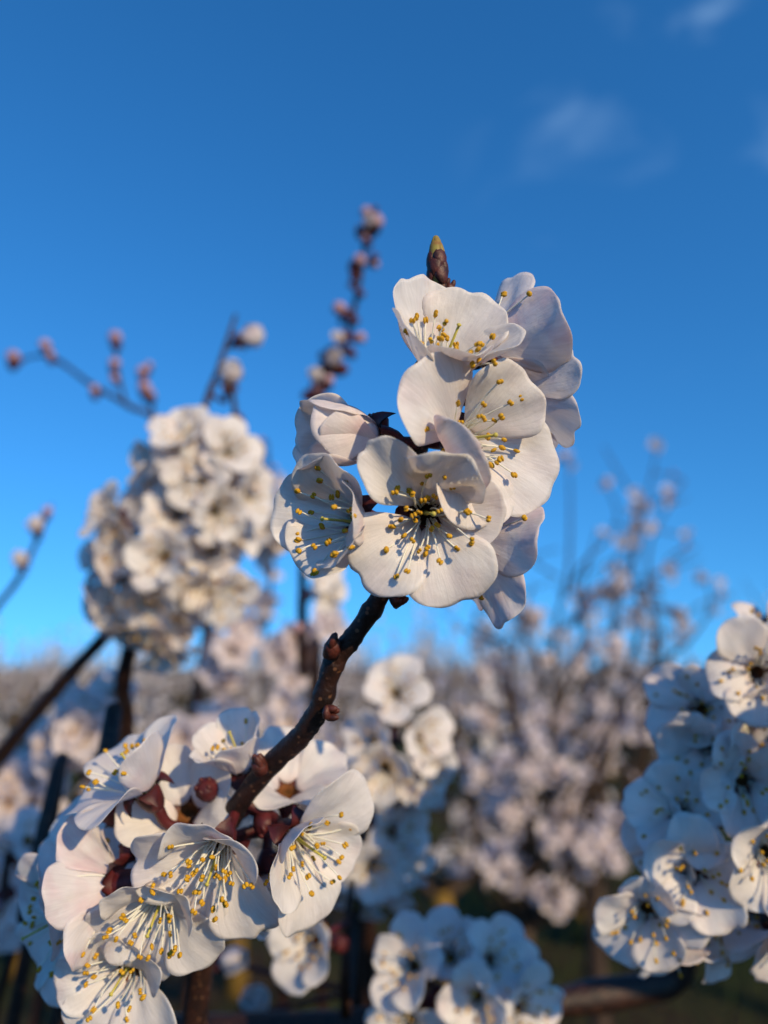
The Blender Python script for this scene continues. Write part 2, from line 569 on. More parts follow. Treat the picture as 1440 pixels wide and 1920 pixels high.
def sepal_mesh():
    mb = MB()
    nu, nv = 6, 7
    top, bot = [], []
    for i in range(nv):
        v = i / (nv - 1)
        th = R(25 - 120 * v)
        for j in range(nu):
            u = -1 + 2 * j / (nu - 1)
            hw = .0023 * math.sqrt(max(0.03, 1 - (max(0, v - .35) / .65) ** 2))
            x = .0025 + .0046 * v * (1 - .25 * v); z = -.0003 + .0014 * math.sin(2.6 * v) - .0030 * v * v
            z += .0006 * u * u
            top.append((x, u * hw, z)); bot.append((x, u * hw * .96, z - .00035))
    f = []
    for i in range(nv - 1):
        for j in range(nu - 1):
            a, b, c, d = i * nu + j, i * nu + j + 1, (i + 1) * nu + j + 1, (i + 1) * nu + j
            f.append((a, d, c, b)); o = nu * nv; f.append((a + o, b + o, c + o, d + o))
    mb.add(top + bot, f, 0)
    return mb.mesh('sepal', [CALYX])


SEPAL = sepal_mesh()
CUP_PROF = [(.0004, -.0060), (.0016, -.0058), (.0024, -.0046), (.0029, -.0028), (.0031, -.0010), (.0030, .0001)]
CUP_IN = [(.0030, .0001), (.0026, -.0004), (.0023, -.0024), (.0016, -.0042), (.0004, -.0048)]


def calyx_mb(local_attach=None):
    mb = MB()
    mb.lathe(CUP_PROF, 14, 0)
    mb.lathe(CUP_IN, 14, 1)
    if local_attach is not None:
        a = Vector((0, 0, -.0055)); c = Vector(local_attach)
        L = (c - a).length
        if L > .0005:
            m = Vector((0, 0, -.0055 - min(.5 * L, .006)))
            pts, rad = spline([(a, .0015), (a.lerp(m, .9), .0013), (m.lerp(c, .6), .0012), (c, .0016)], 5)
            mb.tube(pts, rad, 7, 0)
    return mb


def flower_frame(pos, axis):
    z = axis.normalized()
    y = C_U - z * C_U.dot(z)
    if y.length < .15:
        y = -C_F - z * (-C_F).dot(z)
    y.normalize()
    x = y.cross(z)
    M = Matrix((x, y, z)).transposed().to_4x4()
    M.translation = pos
    return M


class Branch:
    """a branch that is one thing: its stem is the root mesh's part, the blossoms its parts"""
    def __init__(self, name, label, category, paths, group=None, mat=None, seed=1, seg=10, per=8, lumps=None):
        rnd = random.Random(seed)
        base = paths[0][0][0]
        self.root = bpy.data.objects.new(name, None)
        COL.objects.link(self.root)
        self.root.location = base
        self.root.empty_display_size = .01
        self.root['label'] = label
        self.root['category'] = category
        if group:
            self.root['group'] = group
        self.base = base
        self.pts = []
        for pa in paths:
            pts, rad = spline(pa, per)
            for i in range(len(rad)):
                rad[i] *= 1 + .10 * math.sin(i * .9 + seed) * rnd.random() + rnd.uniform(-.05, .05)
            mb = MB()
            mb.tube([p - base for p in pts], rad, seg, 0, rnd, .045)
            for (c, r, h, dirv) in (lumps or []):
                pass
            link('stem', mb.mesh('stem', [mat or BARK]), self.root)
            self.pts += [(p, r) for p, r in zip(pts, rad)]
        self.k = seed * 1000

    def nearest(self, p):
        return min(self.pts, key=lambda q: (q[0] - p).length_squared)[0]

    def local(self, M):
        return Matrix.Translation(-self.base) @ M

    def part(self, name, mesh, M=None):
        return link(name, mesh, self.root, self.local(M) if M else None)

    def hero(self, px, py, d, axis, petals, stamens=24, inner=.5, lo=6, hi=58, sepals=True, attach=None, short=0, label=None, scale=1.0, pist=True):
        """petals: (azimuth, a0, a1, L mm, W mm, cup, ruffle, curl, twist[, side])"""
        self.k += 37
        rnd = random.Random(self.k)
        pos = at(px, py, d)
        M = flower_frame(pos, cv(*axis))
        c = attach if attach is not None else self.nearest(pos - M.col[2].to_3d() * .012)
        b = self.part('blossom', calyx_mb(M.inverted() @ c).mesh('blossom', [CALYX, CUPIN]), M)
        if label:
            b['label'] = label
        for i, q in enumerate(petals):
            az, a0, a1, L, W, cup, ruf, curl, tw = q[:9]
            side = q[9] if len(q) > 9 else 0
            me = petal_mesh(L / 1000 * scale, W / 1000 * scale, a0, a1, cup, ruf, curl, tw, self.k + i * 7, side=side)
            # alternate petals sit a hair above or below their neighbours
            link('petal', me, b, Matrix.Translation((0, 0, .00016 * (i % 3))) @ Matrix.Rotation(R(az), 4, 'Z'))
        if sepals:
            for i in range(5):
                link('sepal', SEPAL, b, Matrix.Rotation(R(petals[0][0] + 36 + 72 * i), 4, 'Z'))
        if stamens:
            stamen_place(b, stamens, rnd, inner, lo, hi, short)
            if pist:
                link('pistil', PISTIL, b)
        return b

    def mid(self, px, py, d, axis=(0, 0, 1), kind='open', spin=None, scale=1.0, pos=None, waxis=None):
        self.k += 37
        rnd = random.Random(self.k)
        pos = pos or at(px, py, d)
        ax = waxis or cv(axis[0] + rnd.uniform(-.12, .12), axis[1] + rnd.uniform(-.12, .12), axis[2])
        M = flower_frame(pos, ax) @ Matrix.Scale(scale, 4)
        c = self.nearest(pos - ax * .012)
        b = self.part('blossom', calyx_mb(M.inverted() @ c).mesh('blossom', [CALYX, CUPIN]), M)
        sp = rnd.uniform(0, 72) if spin is None else spin
        for i in range(5):
            me = rnd.choice(PETALS_MID if kind == 'open' else PETALS_CLOSED)
            s = rnd.uniform(.92, 1.08)
            link('petal', me, b, Matrix.Translation((0, 0, .0002 * (i % 3))) @ Matrix.Rotation(R(sp + 72 * i + rnd.uniform(-7, 7)), 4, 'Z')
                 @ Matrix.Rotation(R(rnd.uniform(-16, 12)), 4, 'Y') @ Matrix.Scale(s, 4))
        if kind == 'open':
            link('stamen_cluster', rnd.choice(STCL), b, Matrix.Rotation(rnd.uniform(0, 6), 4, 'Z'))
        for i in range(5):
            link('sepal', SEPAL, b, Matrix.Rotation(R(sp + 36 + 72 * i), 4, 'Z'))
        return b

    def bud(self, px, py, d, axis=(0, 1, 0), size=.006, kind='red', pos=None, waxis=None):
        """closed bud: red calyx with or without a pale ball of petals"""
        self.k += 37
        pos = pos or at(px, py, d)
        ax = waxis or cv(*axis)
        M = flower_frame(pos, ax)
        c = M.inverted() @ self.nearest(pos - ax * size)
        mb = MB()
        s = size
        mb.lathe([(.05 * s, -s), (.42 * s, -.9 * s), (.62 * s, -.5 * s), (.66 * s, -.1 * s), (.55 * s, .15 * s), (.30 * s, .30 * s), (.02 * s, .36 * s)], 12, 0)
        if kind != 'red':
            mb.lathe([(.5 * s, 0), (.74 * s, .3 * s), (.80 * s, .7 * s), (.62 * s, 1.1 * s), (.3 * s, 1.3 * s), (.02 * s, 1.36 * s)], 12, 1)
        for i in range(5):
            w = 2 * math.pi * i / 5
            mb.blob((.43 * s * math.cos(w), .43 * s * math.sin(w), -.04 * s), .20 * s, .20 * s, .40 * s, None, 8, 6, 0)
        L = (c - Vector((0, 0, -s))).length
        mb.tube([Vector((0, 0, -.95 * s)), Vector((0, 0, -1.2 * s)).lerp(c, .4), c], [.3 * s, .26 * s, .3 * s], 6, 0)
        return self.part('bud', mb.mesh('bud', [CALYX, PETAL_OUT if kind == 'white' else BUDPINK]), M)

    def spur(self, p, direction, length, rad, n=3, seed=0):
        """knobbly spur of bud scales"""
        rnd = random.Random(seed)
        mb = MB()
        d = direction.normalized()
        o = d.orthogonal().normalized()
        mb.tube([Vector(), d * length * .5, d * length * .85], [rad, rad * 1.1, rad * .75], 8, 0, rnd, .12)
        for i in range(n):
            q = d * length * .8 + (o * rnd.uniform(-1, 1) + d.cross(o) * rnd.uniform(-1, 1)) * rad * .6
            Mq = d.to_track_quat('Z', 'Y').to_matrix()
            mb.blob(q, rad * .55, rad * .55, rad * 1.1, Mq, 7, 5, 0)
        return self.part('spur', mb.mesh('spur', [BUDDARK]), Matrix.Translation(p))


# ------------------------------------------------------------------ ground
def structure(name, me):
    o = link(name, me)
    o['kind'] = 'structure'
    return o


m, n, l, out = new_mat('orchard_ground')
tcn = n.new('ShaderNodeTexCoord')
n1 = n.new('ShaderNodeTexNoise'); n1.inputs['Scale'].default_value = .55; n1.inputs['Detail'].default_value = 5
n2 = n.new('ShaderNodeTexNoise'); n2.inputs['Scale'].default_value = 22; n2.inputs['Detail'].default_value = 6
l.new(tcn.outputs['Object'], n1.inputs['Vector']); l.new(tcn.outputs['Object'], n2.inputs['Vector'])
cr = n.new('ShaderNodeValToRGB')
cr.color_ramp.elements[0].position = .42; cr.color_ramp.elements[0].color = (.050, .034, .020, 1)
cr.color_ramp.elements[1].position = .58; cr.color_ramp.elements[1].color = (.026, .040, .011, 1)
l.new(n1.outputs['Fac'], cr.inputs[0])
mm = n.new('ShaderNodeMixRGB'); mm.blend_type = 'MULTIPLY'; mm.inputs['Fac'].default_value = .8
cr2 = n.new('ShaderNodeValToRGB')
cr2.color_ramp.elements[0].position = .3; cr2.color_ramp.elements[0].color = (.35, .35, .35, 1)
cr2.color_ramp.elements[1].position = .7; cr2.color_ramp.elements[1].color = (1.3, 1.25, 1.1, 1)
l.new(n2.outputs['Fac'], cr2.inputs[0])
l.new(cr.outputs[0], mm.inputs['Color1']); l.new(cr2.outputs[0], mm.inputs['Color2'])
pb = n.new('ShaderNodeBsdfPrincipled'); pb.inputs['Roughness'].default_value = .95; pb.inputs['Specular IOR Level'].default_value = .1
bb = n.new('ShaderNodeBump'); bb.inputs['Distance'].default_value = .05
l.new(n2.outputs['Fac'], bb.inputs['Height']); l.new(bb.outputs[0], pb.inputs['Normal'])
l.new(mm.outputs[0], pb.inputs['Base Color']); l.new(pb.outputs[0], out.inputs[0])
GROUND = m
grd = random.Random(3)
gv, gf = [], []
xs = [-900, -300, -100, -40] + [x * 1.0 for x in range(-20, 21, 2)] + [40, 100, 300, 900]
ys = [-300, -60, -20] + [y * 1.0 for y in range(-8, 31, 2)] + [45, 80, 150, 400, 1200]
for y in ys:
    for x in xs:
        gv.append((x, y, grd.uniform(-.05, .03) if abs(x) < 30 and -10 < y < 40 else -.02))
for i in range(len(ys) - 1):
    for j in range(len(xs) - 1):
        a = i * len(xs) + j
        gf.append((a, a + 1, a + len(xs) + 1, a + len(xs)))
structure('ground', mesh_np('ground', gv, gf, [GROUND]))

# grass between the rows
rg = np.random.RandomState(8)
NG = 26000
gx = rg.uniform(-5, 6, NG); gy = rg.uniform(2.2, 13, NG)
keep = np.sin(gx * 1.1 + .6 * np.sin(gy * .7)) + rg.normal(0, .5, NG) > -.1
gx, gy = gx[keep], gy[keep]; NG = len(gx)
h = rg.uniform(.03, .12, NG); w = rg.uniform(.003, .006, NG); az = rg.uniform(0, 6.28, NG)
lx = rg.normal(0, .03, NG); ly = rg.normal(0, .03, NG)
dx, dy = np.cos(az) * w, np.sin(az) * w
zb = np.full(NG, -.05)
V = np.stack([np.stack([gx - dx, gy - dy, zb], -1), np.stack([gx + dx, gy + dy, zb], -1),
              np.stack([gx + dx * .7 + lx * .4, gy + dy * .7 + ly * .4, h * .6], -1), np.stack([gx - dx * .7 + lx * .4, gy - dy * .7 + ly * .4, h * .6], -1),
              np.stack([gx + lx, gy + ly, h], -1)], 1).reshape(-1, 3)
F = []
for i in range(NG):
    b = i * 5
    F.append((b, b + 1, b + 2, b + 3)); F.append((b + 3, b + 2, b + 4))
go = link('grass', mesh_np('grass', V, F, [GRASS], smooth=False))
go['kind'] = 'stuff'; go['label'] = 'short dark green grass growing between the orchard rows'; go['category'] = 'grass'


# ------------------------------------------------------------------ orchard trees
def tiny_blossoms(pos, dirs, size, rs, bud_frac=.12):
    """blossom tufts for trees metres away: five petals, an eye and a red calyx each"""
    N = len(pos)
    z = dirs / (np.linalg.norm(dirs, axis=1, keepdims=True) + 1e-9)
    ref = rs.normal(size=(N, 3))
    x = np.cross(ref, z); x /= np.linalg.norm(x, axis=1, keepdims=True) + 1e-9
    y = np.cross(z, x)
    sz = size * rs.uniform(.75, 1.15, N)
    bud = rs.rand(N) < bud_frac
    sz = np.where(bud, sz * .55, sz)
    lift = np.where(bud, 1.3, rs.uniform(.15, .6, N))
    verts, faces, mi = [], [], []
    V = np.zeros((N, 25, 3))
    for k in range(5):
        for q, (ra, da, zz) in enumerate(((.08, 0, 0), (.38, .5, .6), (.58, .0, 1.0), (.38, -.5, .6))):
            a = 2 * math.pi * k / 5 + da
            V[:, k * 4 + q] = pos + (x * math.cos(a) + y * math.sin(a)) * (sz * ra)[:, None] + z * (sz * .4 * lift * zz)[:, None]
    for q in range(4):
        a = math.pi / 2 * q
        V[:, 20 + q] = pos + (x * math.cos(a) + y * math.sin(a)) * (sz * .13)[:, None] + z * (sz * .04)[:, None]
    V[:, 24] = pos - z * (sz * .28)[:, None]
    for i in range(N):
        b = i * 25
        for k in range(5):
            faces.append((b + k * 4, b + k * 4 + 3, b + k * 4 + 2, b + k * 4 + 1)); mi.append(1 if bud[i] else 0)
        for q in range(4):
            faces.append((b + 20 + q, b + 20 + (q + 1) % 4, b + 24)); mi.append(2)
    return V.reshape(-1, 3), faces, mi


def make_tree(seed, height=2.3, density=1.0):
    rnd = random.Random(seed); rs = np.random.RandomState(seed)
    tr, limb = MB(), MB()
    th = rnd.uniform(.45, .65)
    lean = Vector((rnd.uniform(-.06, .06), rnd.uniform(-.06, .06), 0))
    tp = [Vector((0, 0, -.06)), lean * .3 + Vector((0, 0, th * .5)), lean + Vector((0, 0, th))]
    tr.tube(tp, [.065, .05, .048], 9, 0, rnd, .08)
    P, D = [], []

    def wand(p, d, L, r, lev):
        n = max(4, int(L / .07))
        pts, rad = [p], [r]
        dd = d.normalized()
        for i in range(n):
            up = .10 if lev == 0 else .16
            dd = (dd + Vector((rnd.uniform(-.12, .12), rnd.uniform(-.12, .12), up * rnd.random()))).normalized()
            pts.append(pts[-1] + dd * (L / n)); rad.append(r * (1 - .8 * (i + 1) / n))
        limb.tube(pts, rad, 5 if lev else 7, 0)
        # blossoms sit along the wood; the young ends carry fewer
        cnt = int(L * (10 if lev else 7) * density)
        for _ in range(cnt):
            t = rnd.random() ** (1.25 if lev else .8) * .999
            if lev == 0 and t < .25:
                continue
            q = t * n; i = int(q); a = pts[i].lerp(pts[i + 1], q - i)
            for _ in range(rnd.choice((1, 2, 4, 6, 8))):
                off = Vector((rnd.gauss(0, 1), rnd.gauss(0, 1), rnd.gauss(0, 1))).normalized()
                P.append(a + off * rnd.uniform(.010, .040)); D.append(off + Vector((0, 0, .25)))
        return pts

    nl = rnd.randint(4, 6)
    a0 = rnd.uniform(0, 6)
    for i in range(nl):
        a = a0 + 2 * math.pi * i / nl + rnd.uniform(-.3, .3)
        d = Vector((math.cos(a), math.sin(a), rnd.uniform(.45, .9)))
        pts = wand(tp[-1] - Vector((0, 0, rnd.uniform(0, .1))), d, rnd.uniform(.7, 1.05) * height / 2.2, .030, 0)
        for j in range(3, len(pts)):
            for _ in range(rnd.choice((1, 1, 2))):
                aa = rnd.uniform(0, 6.28)
                long = rnd.random() < .32
                dv = Vector((math.cos(aa), math.sin(aa), rnd.uniform(.6, 2.6) if long else rnd.uniform(-.5, 1.0)))
                wand(pts[j], dv, rnd.uniform(.5, .95) * height / 2.2 if long else rnd.uniform(.15, .4), .009 if long else .006, 1)
        wand(pts[-1], Vector((rnd.uniform(-.3, .3), rnd.uniform(-.3, .3), 1)), rnd.uniform(.4, .8), .007, 1)
    v, f, mi = tiny_blossoms(np.array([tuple(p) for p in P]), np.array([tuple(p) for p in D]), .044, rs)
    crown = mesh_np('crown', v, f, [TREEPETAL, BUDPINK, CALYX], mi, smooth=False)
    return tr.mesh('trunk', [TRUNK]), limb.mesh('limbs', [BARKTREE]), crown


TREES = [make_tree(40 + i, (2.35, 2.1, 2.5, 2.2, 2.3)[i]) for i in range(5)] + [make_tree(60 + i, 2.2, 1.5) for i in range(3)]


def place_tree(x, y, kind, rz, s, label, group='apricot trees in the orchard rows'):
    r = bpy.data.objects.new('apricot_tree', None)
    COL.objects.link(r)
    r.location = (x, y, 0); r.rotation_euler = (0, 0, rz); r.scale = (s, s, s)
    r['label'] = label; r['category'] = 'tree'; r['group'] = group
    for nm, me in zip(('trunk', 'limb', 'crown'), TREES[kind]):
        link(nm, me, r)
    return r


TL = 'blossoming apricot tree in the blurred orchard behind'
NEAR = [(.30, 3.6, 6, 2.0, .90, 'low white apricot tree on a yellowish trunk behind the upright middle spray'),
        (1.95, 3.3, 7, 1.1, .98, 'apricot tree half hidden behind the blue shaded spray'),
        (-.70, 3.8, 7, .5, .84, 'low apricot tree seen behind the gap between white spray and focused stem'),
        (-1.85, 4.0, 6, 2.2, .84, 'apricot tree behind the arching twig and the thick white spray'),
        (1.12, 4.4, 5, 3.0, .95, 'apricot tree whose yellowish trunk shows beside the blue shaded spray')]
for a_ in NEAR:
    place_tree(*a_)
tr_ = random.Random(77)
for j in range(9):
    yy = 6.8 + j * 3.4
    half = .60 * yy + 5.5
    nx = int(half / 2.3) + 1
    for i in range(-nx, nx + 1):
        x = i * 2.3 + tr_.uniform(-.35, .35) + (1.1 if j % 2 else 0)
        if abs(x) > half:
            continue
        place_tree(x, yy + tr_.uniform(-.6, .6), tr_.randrange(5), tr_.uniform(0, 6.28), tr_.uniform(.82, 1.16) if tr_.random() < .8 else tr_.uniform(1.2, 1.45), TL)

# ------------------------------------------------------------------ the branch in focus
BR = Branch('blossoming_branch', 'sharply focused dark apricot branch with white blossoms and a pointed bud at its top', 'branch', [[
    (Vector((-.16, .52, -.05)), .018), (Vector((-.13, .42, .60)), .013), (Vector((-.09, .28, 1.10)), .007), (at(360, 1960, .205), .0038), (at(395, 1640, .180), .0028),
    (at(432, 1535, .168), .0026), (at(500, 1442, .160), .0024), (at(566, 1378, .154), .00235), (at(602, 1318, .150), .0023), (at(626, 1245, .148), .0022),
    (at(668, 1186, .1465), .0021), (at(718, 1108, .1455), .0020), (at(752, 1010, .1475), .0020), (at(775, 900, .1490), .0019), (at(800, 770, .1480), .0018),
    (at(826, 650, .1465), .0017), (at(830, 575, .1450), .0016), (at(822, 530, .1440), .0015)]], seed=4, seg=14, per=9)
UPV = C_U
BR.spur(at(618, 1232, .1455), cv(.25, .9, .2), .0048, .0016, 4, 1)
BR.spur(at(736, 1132, .144), cv(.75, .55, .2), .0026, .0013, 3, 2)
BR.spur(at(612, 1336, .147), cv(.9, .1, .5), .0014, .0016, 3, 3)
BR.spur(at(490, 1448, .157), cv(-.3, .9, .3), .0036, .0017, 4, 4)
BR.spur(at(838, 552, .1445), cv(.35, .9, .2), .0026, .0010, 2, 5)

# the pointed leaf bud that ends the shoot: overlapping scales, green at the tip
tb = MB()
tb.lathe([(.0013, -.0010), (.0018, .0012), (.0020, .0032), (.00185, .0048), (.0014, .0064), (.0008, .0080), (.0001, .0092)], 12, 1)
for k, (z0, hh, rr, mi) in enumerate(((-.0006, .0048, .00205, 0), (.0010, .0044, .00205, 0), (.0026, .0040, .00195, 0), (.0040, .0042, .0016, 1), (.0048, .0044, .0012, 1))):
    for q in range(3):
        w = q * 2.094 + k * 1.05
        c, s_ = math.cos(w), math.sin(w)
        Mq = Matrix.Rotation(w, 3, 'Z') @ Matrix.Rotation(-.18, 3, 'Y')
        tb.blob((c * rr * .55, s_ * rr * .55, z0 + hh * .5), rr * .55, rr * .85, hh * .62, Mq, 8, 6, mi)
Mb = flower_frame(at(821, 528, .1440), cv(-.04, 1, -.08))
tip = BR.part('leaf_bud', tb.mesh('leaf_bud', [BUDDARK, BUDGREEN]), Mb)
tip['label'] = 'pointed brown bud with a green tip'

# F1 the blossom facing the viewer
BR.hero(797, 962, .1375, (-.02, -.04, 1), [
    (224, 44, -4, 17.0, 18.5, .40, .05, .03, 4),
    (293, 38, -8, 17.5, 19.0, .32, .04, .05, -4),
    (2, 28, 4, 13.0, 15.5, .35, .05, 0, 0),
    (64, 62, 40, 16.0, 18, .55, .15, .02, 10),
    (128, 56, 10, 19, 13, .95, .10, .05, -14)], 42, .70, 6, 66)
# F2 upper right, opening to the right
BR.hero(864, 826, .1385, (.40, -.02, .90), [
    (-24, 30, 0, 18.5, 21.5, .40, .05, .03, 0),
    (52, 44, 22, 16.5, 18, .55, .08, .02, 0),
    (142, 36, 8, 18, 21, .55, .06, .05, 0),
    (212, 40, 122, 17, 17.5, .55, .05, 0, 6),
    (272, 34, 6, 16.5, 19, .45, .09, 0, 0)], 30, .45, 8, 54)
# F3 the top blossom, cupped upwards
BR.hero(824, 702, .1395, (.20, .72, .64), [
    (120, 54, 48, 18.5, 17.5, .6, .11, 0, 0),
    (50, 54, 46, 17, 19, .65, .09, 0, 0),
    (188, 46, 56, 15.5, 15, .8, .06, .05, 0),
    (280, 62, 60, 13, 15, .7, .07, .08, 0),
    (338, 46, 52, 16.5, 15, .75, .07, 0, 0)], 28, .5, 5, 38, short=1)
# F4 behind it, turned to the right and away, seen from outside
BR.hero(903, 655, .1460, (.74, .20, -.36), [
    (88, 50, 40, 17.5, 16, .55, .07, 0, 0),
    (176, 40, 22, 17.5, 18, .6, .06, .03, 0),
    (252, 40, 24, 14, 15, .5, .06, 0, 0),
    (320, 45, 25, 15, 15, .5, .05, 0, 0),
    (18, 45, 30, 16, 16, .5, .05, 0, 0)], 14, .2, 10, 58, short=1)
# F5 the left cup
BR.hero(672, 980, .1400, (-.66, .05, .72), [
    (166, 50, 40, 15.5, 19, .60, .06, 0, 0),
    (236, 56, 44, 13.5, 17, .65, .10, .03, 0),
    (305, 58, 50, 13, 14, .6, .07, 0, 0),
    (18, 56, 56, 13, 14, .6, .06, 0, 0),
    (98, 54, 44, 15.0, 17.5, .65, .07, 0, 0)], 28, .3, 8, 48, short=1)
# F6 the half closed one
BR.hero(704, 824, .1425, (-.86, .08, .40), [
    (100, 62, 92, 16.0, 17, 1.0, .07, 0, 0),
    (172, 58, 96, 16.5, 18, 1.0, .07, 0, 6),
    (245, 62, 88, 16.5, 18, 1.0, .06, 0, 0),
    (315, 66, 104, 15, 17, 1.0, .04, 0, 0),
    (30, 66, 104, 15, 17, 1.0, .04, 0, 0)], 0)
# F7 low on the right, turned away
BR.hero(876, 1008, .1465, (.80, -.26, -.22), [
    (98, 40, 26, 15.5, 16, .5, .06, 0, 0),
    (168, 38, 20, 16, 17, .5, .07, 0, 0),
    (234, 42, 18, 17.5, 15.5, .5, .10, .04, 0),
    (306, 45, 20, 16, 15, .5, .08, 0, 0),
    (30, 45, 30, 15, 15, .5, .06, 0, 0)], 18, .2, 12, 52, short=1)
# F8 a pale one pressed between the top and the right one
BR.hero(975, 745, .1475, (.66, .05, -.1), [
    (70, 50, 35, 12, 13, .5, .06, 0, 0),
    (150, 50, 30, 13, 13, .5, .06, 0, 0),
    (230, 50, 30, 13, 14, .5, .06, 0, 0),
    (310, 50, 30, 13, 13, .5, .06, 0, 0)], 0)
BR.bud(708, 785, .1475, (-.1, .9, .1), .0036)
BR.bud(768, 722, .1450, (-.8, .0, .3), .0032)

# the lower cluster of the same branch
BR.hero(412, 1588, .154, (-.12, -.28, .95), [
    (178, 42, 2, 17.5, 19, .50, .06, .03, 0),
    (104, 50, 26, 14, 18, .7, .07, .06, 0),
    (36, 52, 34, 14, 16, .7, .06, .03, 0),
    (306, 40, 2, 18.5, 19, .50, .06, .04, 0),
    (240, 38, 4, 15.5, 17, .45, .06, .02, 0)], 30, .25, 5, 34, short=1)
BR.hero(552, 1570, .157, (.60, -.10, .78), [
    (44, 42, 4, 18.5, 18.5, .5, .05, .04, 0),
    (120, 58, 50, 15.5, 15, .8, .06, .02, 0),
    (205, 52, 40, 15, 15, .7, .07, 0, 0),
    (272, 42, 2, 18.0, 17, .5, .06, .04, 0),
    (338, 40, 14, 14, 15, .5, .06, 0, 0)], 24, .4, 8, 46, short=1)
BR.hero(304, 1684, .157, (-.08, -.22, .95), [
    (206, 38, 0, 15.5, 16, .45, .06, .03, 0),
    (250, 32, -8, 16.5, 17, .45, .06, .03, 0),
    (322, 36, -4, 16, 17, .45, .06, .03, 0),
    (40, 50, 40, 13, 15, .6, .07, 0, 0),
    (130, 50, 40, 13, 15, .6, .07, 0, 0)], 22, .3, 5, 34, short=1)
BR.hero(222, 1660, .160, (-.80, -.26, -.12), [
    (100, 40, 16, 17, 17, .55, .07, .04, 0),
    (170, 36, 8, 17.5, 18, .5, .06, .04, 0),
    (236, 36, 8, 17.5, 17, .5, .06, .04, 0),
    (312, 44, 22, 15, 15, .5, .05, 0, 0),
    (28, 44, 22, 15, 15, .5, .05, 0, 0)], 18, .2, 15, 56, short=1)
BR.hero(240, 1812, .161, (-.08, .06, 1), [
    (186, 40, 8, 14, 15, .5, .07, .02, 0),
    (240, 32, 0, 15, 16, .45, .06, .03, 0),
    (300, 30, -6, 17, 18.5, .45, .06, .04, 0),
    (30, 50, 35, 13, 14, .6, .06, 0, 0),
    (115, 50, 35, 13, 14, .6, .06, 0, 0)], 15, .4, 8, 44)
BR.hero(126, 1716, .176, (-.62, -.10, .60), [
    (92, 36, 6, 17, 17, .5, .07, .02, 0),
    (162, 36, 8, 16, 17, .5, .07, .02, 0),
    (236, 36, 4, 18.5, 18, .5, .07, .02, 0),
    (296, 38, 4, 18, 17, .5, .07, .02, 0),
    (25, 44, 22, 15, 15, .5, .05, 0, 0)], 18, .2, 15, 56)
BR.hero(272, 1480, .165, (-.42, .78, .20), [
    (186, 34, 12, 18.5, 18, .6, .06, .02, 0),
    (246, 30, 0, 16, 17, .5, .06, .03, 0),
    (318, 34, 4, 16.5, 17, .55, .06, .04, 0),
    (28, 52, 54, 17, 14, .65, .05, 0, 0),
    (105, 44, 30, 16, 16, .5, .05, 0, 0)], 18, .2, 6, 40, short=1)
BR.hero(456, 1440, .172, (-.28, .78, .24), [
    (130, 62, 54, 13.5, 13, .8, .06, 0, 0),
    (60, 62, 54, 13, 13, .8, .06, 0, 0),
    (200, 60, 50, 13, 13, .8, .06, 0, 0),
    (275, 60, 50, 13, 13, .8, .06, 0, 0),
    (345, 60, 50, 13, 13, .8, .06, 0, 0)], 8, .5, 5, 30)
for px, py, d, ax in ((352, 1525, .172, (-.1, .45, .6)), (540, 1482, .180, (.2, .8, .3)), (505, 1640, .174, (.15, -.6, .5)), (180, 1610, .182, (-.5, .5, .5)), (395, 1700, .176, (.1, -.7, .4))):
    BR.hero(px, py, d, ax, [(q * 72 + px % 60, 44, 14, 15, 16, .55, .08, .02, 0) for q in range(5)], 0)
for a in ((384, 1476, .168, (-.3, .7, .5), .0042), (500, 1552, .164, (.5, -.5, .6), .0042),
          (236, 1596, .167, (-.9, -.1, .3), .0042), (282, 1550, .171, (-.6, .2, .4), .0044)):
    BR.bud(*a)
BR.bud(203, 1522, .172, (-.8, .35, .3), .0042)

# ------------------------------------------------------------------ sprays out of focus
LB = 'branch'
G = 'out of focus blossoming branches'
# the big white spray on the left
S = Branch('blossoming_branch', 'thick blurred spray of white blossoms standing on two dark stems, left of the focused branch', LB, [
    [(Vector((-.30, .75, -.05)), .018), (Vector((-.24, .56, .9)), .009), (at(215, 1560, 0.418), .005), (at(232, 1270, 0.377), .0042), (at(290, 1080, 0.365), .0032), (at(345, 920, 0.360), .0026), (at(385, 760, 0.383), .0019), (at(410, 690, 0.394), .0015), (at(442, 590, 0.406), .0010)],
    [(at(-260, 1760, 0.487), .008), (at(-40, 1470, 0.441), .0050), (at(90, 1310, 0.400), .0042), (at(195, 1195, 0.377), .0034), (at(270, 1110, 0.368), .0028)],
    [(at(345, 930, 0.362), .0020), (at(425, 830, 0.371), .0017), (at(440, 770, 0.377), .0014), (at(430, 715, 0.377), .0012)]], seed=11, group=G)
for a in ((308, 1045, .292, (.0, .1, 1)), (372, 900, .295, (.15, .0, 1)), (345, 820, .300, (-.2, .6, .7)), (425, 850, .300, (.5, .3, .8)), (455, 930, .31, (.8, .0, .5)),
          (400, 960, .296, (.5, -.2, .9)), (215, 968, .300, (-.6, .5, .7)), (335, 965, .298, (.1, .2, 1)), (225, 1080, .305, (-.8, .0, .5)), (205, 1130, .315, (-.9, -.2, .4)),
          (285, 1125, .298, (-.2, -.5, .9)), (270, 1175, .305, (-.2, -.7, .6)), (365, 1090, .302, (.6, -.4, .7)), (410, 1110, .305, (.8, -.4, .5)), (300, 870, .305, (-.8, .2, .5)),
          (240, 1020, .302, (-.5, .1, .8)), (430, 1000, .31, (.9, .1, .3)), (310, 1210, .315, (.1, -.8, .4)), (345, 1120, .308, (.2, -.4, .8)), (450, 880, .318, (.8, .2, .3)), (380, 840, .31, (.1, .5, .8))):
    S.mid(a[0], a[1], a[2] * 1.16, a[3], scale=1.10)
